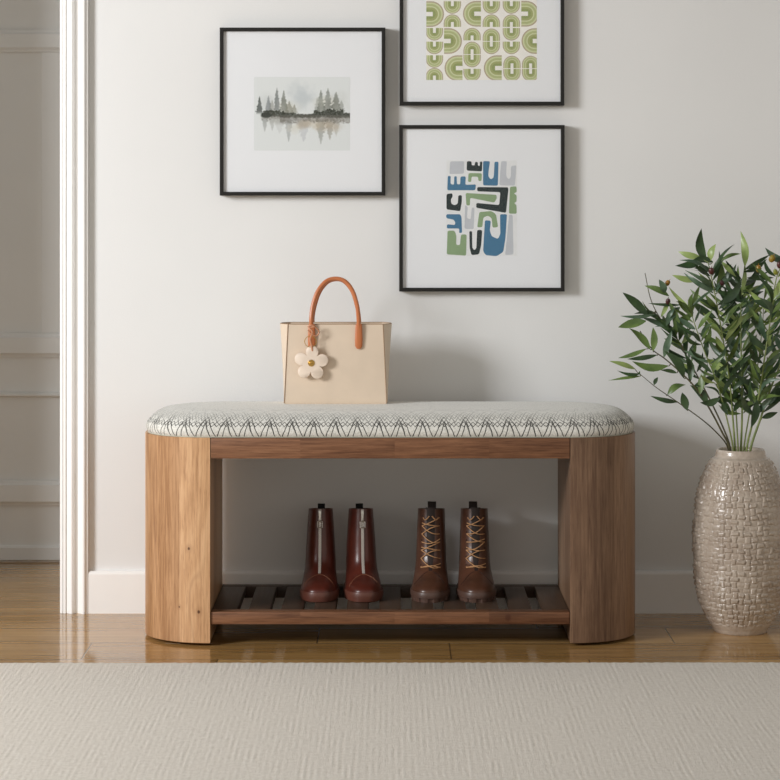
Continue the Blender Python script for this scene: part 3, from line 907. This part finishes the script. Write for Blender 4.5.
for o in bpy.data.objects:
    if o.name.startswith('zip_boot'): o['group'] = g1
    if o.name.startswith('lace_up_boot'): o['group'] = g2

# ------------------------------------------------------------------ vase
VD = 5.385; VX = (740.5-390)*VD/F; VY = VD-DW
vprof = [(0, .0600), (.004, .0625), (.010, .0650), (.016, .0690), (.035, .0790), (.060, .0930), (.090, .1015), (.13, .1065), (.18, .1090), (.23, .1090), (.28, .1060), (.315, .1010),
         (.345, .0930), (.370, .0820), (.388, .0735), (.398, .0675), (.402, .0600), (.408, .0575), (.414, .0565), (.419, .0545)]
def vr_(z):
    zs = [a for a, _ in vprof]; rs = [b for _, b in vprof]
    i = max(1, min(len(zs)-2, int(np.searchsorted(zs, z))-1))
    return float(np.interp(z, zs, rs))
zz = np.linspace(0, .419, 360)
rad = np.interp(zz, *zip(*vprof))
ker = np.hanning(21); ker /= ker.sum()
rs_ = np.convolve(np.pad(rad, 10, 'edge'), ker, 'valid')
msk = np.clip((zz-.018)/.01, 0, 1)*np.clip((.398-zz)/.008, 0, 1)
rad = rad*(1-msk)+rs_*msk
NT = 560
th = np.arange(NT)/NT*2*PI
cellsT = 46; cz = .0128
T, Z = np.meshgrid(th/(2*PI)*cellsT, zz/cz)
# woven bricks: short raised bars, alternately upright and lying, in a stepped arrangement
T = T+.09*np.sin(Z*1.7+T*.9)+.07*np.sin(Z*.6-T*2.3); Z = Z+.08*np.sin(T*1.3)+.08*np.sin(T*.45+Z*1.1)
ci = np.floor(T); cj = np.floor(Z); fu = T-ci; fv = Z-cj
def sst(x, a, b):
    t = np.clip((x-a)/(b-a), 0, 1); return t*t*(3-2*t)
par = (ci+cj) % 2
eu = np.minimum(fu, 1-fu); ev = np.minimum(fv, 1-fv)
hbar = sst(ev, .12, .30)*sst(eu, -.15, .04); vbar = sst(eu, .12, .30)*sst(ev, -.15, .04)
hh_ = np.where(par == 0, hbar*1.0, vbar*.7)
rg_ = np.random.RandomState(4).rand(60, 60)
jit = rg_[np.clip(cj.astype(int), 0, 59), ci.astype(int) % 60]
disp = (hh_*(.0010+.0034*(jit > .35)*(.5+.5*jit)))-.0015
Rr = rad[:, None]+disp*msk[:, None]
X_ = Rr*np.cos(th)[None]; Y_ = Rr*np.sin(th)[None]; Zc = np.repeat(zz[:, None], NT, 1)
co = np.stack([X_, Y_, Zc], -1).reshape(-1, 3).tolist()
nz = len(zz); faces = []
for j in range(nz-1):
    b0 = j*NT; b1 = b0+NT
    for i in range(NT):
        k = (i+1) % NT; faces.append((b0+i, b0+k, b1+k, b1+i))
inner = [(.418, .0515), (.412, .0495), (.39, .052), (.35, .08), (.2, .10), (.03, .06)]
prevb = (nz-1)*NT
for z, r in inner:
    b = len(co)
    for i in range(NT): co.append((r*math.cos(th[i]), r*math.sin(th[i]), z))
    for i in range(NT):
        k = (i+1) % NT; faces.append((prevb+i, prevb+k, b+k, b+i))
    prevb = b
faces.append(tuple(prevb+i for i in range(NT)))
faces.append(tuple(reversed(range(NT))))
me = bpy.data.meshes.new('textured_vase'); me.from_pydata(co, [], faces); me.shade_smooth()
def vase_mat():
    m = M('glazed_ceramic', .22, .5, coat=.3); m.b.inputs['Coat Roughness'].default_value = .12
    x, y, z = m.coords(); n = m.noise(m.vec(x, y, z), 14, 4); f = m.noise(m.vec(x, y, z), 120, 3)
    m.color(m.ramp(n*.6+f*.4, [(.32, srgb(160, 143, 128)), (.55, srgb(186, 172, 157)), (.75, srgb(203, 191, 178))]))
    m.bump(f, .0008, .5); return m.m
me.materials.append(vase_mat())
vase = bpy.data.objects.new('textured_vase', me); C.objects.link(vase); vase.location = (VX, VY, 0)
tag(vase, 'tall glazed beige vase with raised woven pattern standing on the floor beside the bench', 'vase')

# ------------------------------------------------------------------ olive branches
def leafm(name, a, b, rough=.33):
    m = M(name, rough, .4); x, y, z = m.coords(); n = m.noise(m.vec(x, y, z), 35, 3)
    m.color(m.ramp(n, [(.35, srgb(*a)), (.65, srgb(*b))])); m.b.inputs['Transmission Weight'].default_value = 0
    return m.m
LM = [leafm('leaf_dark', (42, 62, 38), (62, 86, 50)), leafm('leaf_mid', (76, 98, 50), (104, 126, 66)), leafm('leaf_light', (128, 150, 82), (158, 176, 108)), leafm('leaf_blue', (62, 86, 66), (96, 118, 92))]
STM = leafm('green_stem', (104, 120, 62), (132, 144, 84), .5); STB = leafm('brown_stem', (66, 62, 42), (92, 86, 58), .55)
OLV = [leafm('olive_yellow', (138, 124, 40), (164, 104, 38), .3), leafm('olive_purple', (64, 30, 34), (92, 44, 40), .3), leafm('olive_green', (120, 130, 50), (150, 150, 62), .3)]
def leaf(bm, base, tip, wd, mi, nrm=None, bend=.12):
    base, tip = Vector(base), Vector(tip); d = tip-base; L = d.length; d.normalize()
    if nrm is None: nrm = Vector((random.uniform(-.6, .3), -1, random.uniform(-.2, .9)))
    s = d.cross(nrm)
    if s.length < .05: s = d.cross(Vector((0, 0, 1)))
    s.normalize(); up = s.cross(d).normalized()
    n = 8; rows = []; sag = random.uniform(-bend, bend)
    twist = random.uniform(-.9, .9); cv_ = random.uniform(-.13, .13)
    for i in range(n+1):
        t = i/n
        w_ = wd*.5*(max(0, math.sin(PI*t**.85))**.9) if i < n else 0
        if i == 0: w_ = wd*.06
        c = base+d*L*t+up*(sag*L*math.sin(PI*t))+s*(cv_*L*math.sin(PI*t)) - Vector((0, 0, 1))*abs(sag)*L*.25*t*t
        ss = (s*math.cos(twist*t)+up*math.sin(twist*t))
        fold = up*w_*.28
        if i == n: rows.append([bm.verts.new(c)])
        else: rows.append([bm.verts.new(c-ss*w_+fold), bm.verts.new(c), bm.verts.new(c+ss*w_+fold)])
    for a, b in zip(rows[:-1], rows[1:]):
        if len(b) == 3:
            bm.faces.new((a[0], a[1], b[1], b[0])).material_index = mi; bm.faces.new((a[1], a[2], b[2], b[1])).material_index = mi
        else:
            bm.faces.new((a[0], a[1], b[0])).material_index = mi; bm.faces.new((a[1], a[2], b[0])).material_index = mi
def olive(parent, p, mat, s=1.0, tilt=.4):
    bm = bmesh.new(); prof_ = [(.0006, -.0085), (.0035, -.0078), (.0058, -.005), (.0068, 0), (.0062, .004), (.0042, .0075), (.0006, .0088)]
    lathe(bm, prof_, 14)
    tube(bm, [Vector((0, 0, .008)), Vector((.001, 0, .013))], .0007, 5)
    bmesh.ops.transform(bm, matrix=Matrix.Translation(p) @ Matrix.Rotation(tilt, 4, 'Y') @ Matrix.Rotation(.3, 4, 'X') @ Matrix.Scale(s, 4), verts=bm.verts)
    obj('olive', bm, mat, parent)
org = Vector((VX, VY, .41))
def branch(label, path, r0, mat, leaves=(), olives=(), auto=None, seed=0):
    """path: (px,py,D) points; first one at the rim"""
    random.seed(seed)
    t = thing('olive_branch', label, 'branch', org, 0, 'leafy olive branches in the vase')
    pts = [P(*p)-org for p in path]
    p0 = pts[0].copy()
    root = Vector((p0.x*.45, p0.y*.45, -.20))
    sm_ = catmull([root, Vector((p0.x*.8, p0.y*.8, -.04))]+pts, 6)
    bm = bmesh.new(); tube(bm, sm_, [r0, r0*.35], 8)
    fb = bmesh.new()
    for bpx, bpy_, tpx, tpy, wpx, mi, D in leaves:
        D = D or path[len(path)//2][2]
        dz = random.uniform(-.012, .012)
        a, b = P(bpx, bpy_, D)-org, P(tpx, tpy, D+dz)-org
        leaf(fb, a, b, wpx*D/F*1.02, mi, Vector((-.25, -1, random.uniform(.1, .5))), .15)
        # petiole: connect the leaf base to the nearest stem point
        q = min(sm_, key=lambda v: (v-a).length)
        if (q-a).length > .003 and (q-a).length < .028: tube(bm, catmull([q, (q+a)/2+Vector((0, 0, -.002)), a], 3), [.0013, .0008], 5)
    if auto:
        s0, s1, cnt, Lm, wm = auto; Lm *= 1.2; wm *= .76; cnt = int(cnt*1.35)
        main = sm_[12:]
        for i in range(cnt):
            f_ = s0+(s1-s0)*(i+.5)/cnt; k = min(len(main)-2, int(f_*(len(main)-1)))
            p = main[k].lerp(main[k+1], random.random()); tdir = (main[k+1]-main[k]).normalized()
            side = 1 if i % 2 else -1
            az = random.uniform(-1.1, 1.1)
            out = Vector((side*math.cos(az), math.sin(az)*.8, random.uniform(-.2, .15)))
            for rep in range(2):
                o2 = out if rep == 0 else Vector((-out.x, -out.y, out.z*-.5+.1))
                d = (tdir*random.uniform(.35, 1.0)+o2*random.uniform(.6, 1.0)).normalized()
                L = Lm*random.uniform(.65, 1.15)
                tip = p+d*L; 
                wy = tip.y+org.y
                if wy > -.03: d.y -= .6; d.normalize()
                mi = random.choice((0, 0, 0, 1, 1, 3, 2) if f_ > .3 else (0, 0, 1, 1, 3))
                leaf(fb, p+d*.004, p+d*L, wm*random.uniform(.75, 1.15), mi, Vector((random.uniform(-.9, .5), -1, random.uniform(-.3, 1.1))), .24)
        if s1 > .99: leaf(fb, main[-1], main[-1]+(main[-1]-main[-3]).normalized()*Lm*.8, wm*.8, 1)
    obj('stem', bm, mat, t)
    if len(fb.faces): obj('leaves', fb, LM, t, True, autosm=80)
    else: fb.free()
    for px, py, D, mk, s in olives:
        olive(t, P(px, py, D)-org, OLV[mk], s, random.uniform(-.9, .9))
    return t
branch('thin olive branch bending lowest out to the left of the vase', [(727.5, 447, 5.37), (716, 432, 5.36), (700, 418, 5.35), (676, 401, 5.34), (657, 388, 5.34), (641, 375, 5.34)], .0021, STB,
       [(635, 369, 609, 360.5, 5.5, 2, 0), (640, 374, 617, 370, 4, 0, 0), (641, 376, 608, 380, 3.6, 1, 0), (667.5, 395, 686, 384, 7.5, 1, 0), (677, 402, 650, 395, 5, 0, 0), (687, 410, 682, 392, 8, 0, 0), (654, 385, 658, 377, 4, 0, 0),
        (640, 375, 640, 371, 2, 0, 0)], [], None, 1)
branch('olive branch arching up left above the lowest one, with leaves fanned out toward the bench', [(729, 447, 5.36), (722, 432, 5.36), (708, 406, 5.35), (694, 386, 5.34), (678, 370, 5.34), (664, 358, 5.35), (652, 349, 5.36), (640, 331, 5.37)], .0030, STB,
       [(650, 349, 629, 327, 8, 1, 0), (646, 321, 618, 327, 9, 1, 0), (653, 351, 653, 327, 7, 1, 0), (646, 349, 618, 358, 5, 1, 0), (657, 355, 627, 359, 5, 0, 0), (668, 366, 632, 361, 8.5, 1, 0), (677, 373, 660, 370, 4, 0, 0),
        (684, 378, 664, 350, 9, 0, 0), (690, 382, 684, 352, 8, 0, 0), (664, 357, 672, 330, 7, 3, 0), (700, 394, 706, 368, 8, 1, 0), (708, 405, 690, 385, 8, 0, 0), (694, 386, 718, 372, 7, 0, 0)], [], None, 2)
branch('olive branch with an orange and a brown olive reaching the upper left', [(730, 447, 5.40), (722, 425, 5.41), (708, 396, 5.42), (692, 366, 5.43), (678, 340, 5.44), (662, 321, 5.45), (651, 300, 5.45), (645, 273, 5.45)], .0026, STB,
       [(648, 316, 622.5, 292, 8.5, 0, 0), (655, 314, 620, 315, 4, 3, 0), (669, 296, 644.5, 285, 6, 1, 0), (665, 293, 659, 279, 7, 3, 0), (697, 281, 672, 274.5, 6, 2, 0), (680, 307, 666, 326, 8, 3, 0),
        (682, 305, 648, 303, 3, 0, 0), (662, 321, 642, 300, 3, 1, 0), (672, 330, 694, 312, 8, 1, 0), (676, 336, 668, 300, 7, 1, 0), (684, 350, 664, 338, 7, 1, 0)],
       [(667.6, 283, 5.44, 0, .85), (668, 301.4, 5.44, 1, .85)], (.35, .74, 9, .062, .0150), 3)
branch('tall olive branch with one upright leaf at the top and a dark olive', [(735, 447, 5.37), (733, 420, 5.37), (730, 385, 5.36), (724, 345, 5.35), (717, 305, 5.34), (711, 275, 5.34), (708, 262, 5.34)], .0028, STM,
       [(706, 262, 701.5, 228, 9, 0, 0), (710, 261, 716, 243.5, 7.5, 2, 0), (704, 259, 675, 265, 9, 0, 0), (702, 258, 678, 251, 6.5, 2, 0), (713, 262, 690, 262, 7, 0, 0), (721, 261, 741, 253.5, 4, 1, 0), (722, 262, 736, 276, 5, 2, 0),
        (712, 272, 694, 268, 6, 0, 0), (716, 290, 700, 275, 7, 3, 0), (718, 292, 722, 262, 8, 1, 0), (718, 305, 742, 278, 8, 0, 0), (716, 318, 692, 300, 8, 0, 0)],
       [(711.3, 271, 5.31, 1, .95), (722, 283, 5.32, 1, .75)], (.20, .86, 17, .068, .0165), 4)
branch('pale stemmed upright olive branch with a tall light green tip leaf at centre', [(741, 447, 5.38), (742, 420, 5.38), (742, 385, 5.38), (741, 345, 5.39), (741, 305, 5.40), (743, 280, 5.40), (745, 263, 5.40)], .0030, STM,
       [(745, 266, 740.5, 230, 8, 2, 0), (742, 292, 745, 264, 5, 2, 0), (744, 270, 770, 254.5, 4.5, 0, 0), (744, 272, 767, 258, 5, 0, 0), (747, 278, 774, 277, 5, 0, 0), (749, 301, 764, 290.5, 4, 0, 0), (748, 302, 716, 290, 8, 0, 0),
        (743, 400, 754, 405, 6, 0, 0), (741, 395, 722, 399, 7, 0, 0)],
       [(758.6, 268.7, 5.36, 0, 1.0)], (.20, .84, 17, .068, .0165), 5)
branch('olive branch leaning right with reddish olives at the edge of the picture', [(747, 447, 5.36), (752, 425, 5.35), (759, 395, 5.34), (765, 355, 5.33), (771, 315, 5.33), (776, 280, 5.33), (783, 262, 5.33)], .0030, STM,
       [(788, 262, 765, 247.5, 8, 3, 0), (772, 310, 752, 300, 7, 0, 0), (774, 300, 786, 270, 6, 2, 0), (757, 400, 751, 428, 8, 0, 0), (766, 350, 748, 330, 8, 0, 0)],
       [(772, 258.6, 5.32, 0, 1.05), (775.5, 272, 5.32, 2, .8), (779.5, 265, 5.32, 1, .95)], (.18, .85, 17, .068, .0165), 6)
branch('thick green olive branch curving furthest right out of the picture', [(751, 447, 5.38), (760, 420, 5.38), (772, 385, 5.38), (786, 350, 5.38), (798, 310, 5.38), (806, 280, 5.38)], .0036, STM,
       [(762, 418, 778, 412, 6, 0, 0), (772, 400, 800, 392, 8, 1, 0), (768, 405, 790, 385, 8, 0, 0)], [], (.22, 1, 15, .068, .0165), 7)
branch('short dense olive branch filling the middle behind the pale stem', [(738, 447, 5.43), (736, 410, 5.45), (734, 375, 5.47), (732, 340, 5.48), (733, 312, 5.48), (735, 292, 5.48)], .0024, STM,
       [], [], (.2, 1, 12, .066, .016), 8)
branch('olive branch behind, leaning between the arching left branch and the middle', [(733, 447, 5.35), (726, 415, 5.32), (716, 380, 5.30), (704, 350, 5.28), (694, 322, 5.28), (688, 300, 5.28)], .0024, STM,
       [(720, 398, 700, 402, 7, 0, 0), (722, 402, 728, 415, 5, 0, 0)], [], (.30, .95, 11, .062, .0155), 9)
branch('slim olive branch rising behind the right-leaning one', [(744, 447, 5.43), (750, 410, 5.46), (757, 370, 5.48), (762, 330, 5.49), (764, 300, 5.49)], .0024, STM,
       [], [], (.3, 1, 10, .066, .016), 10)
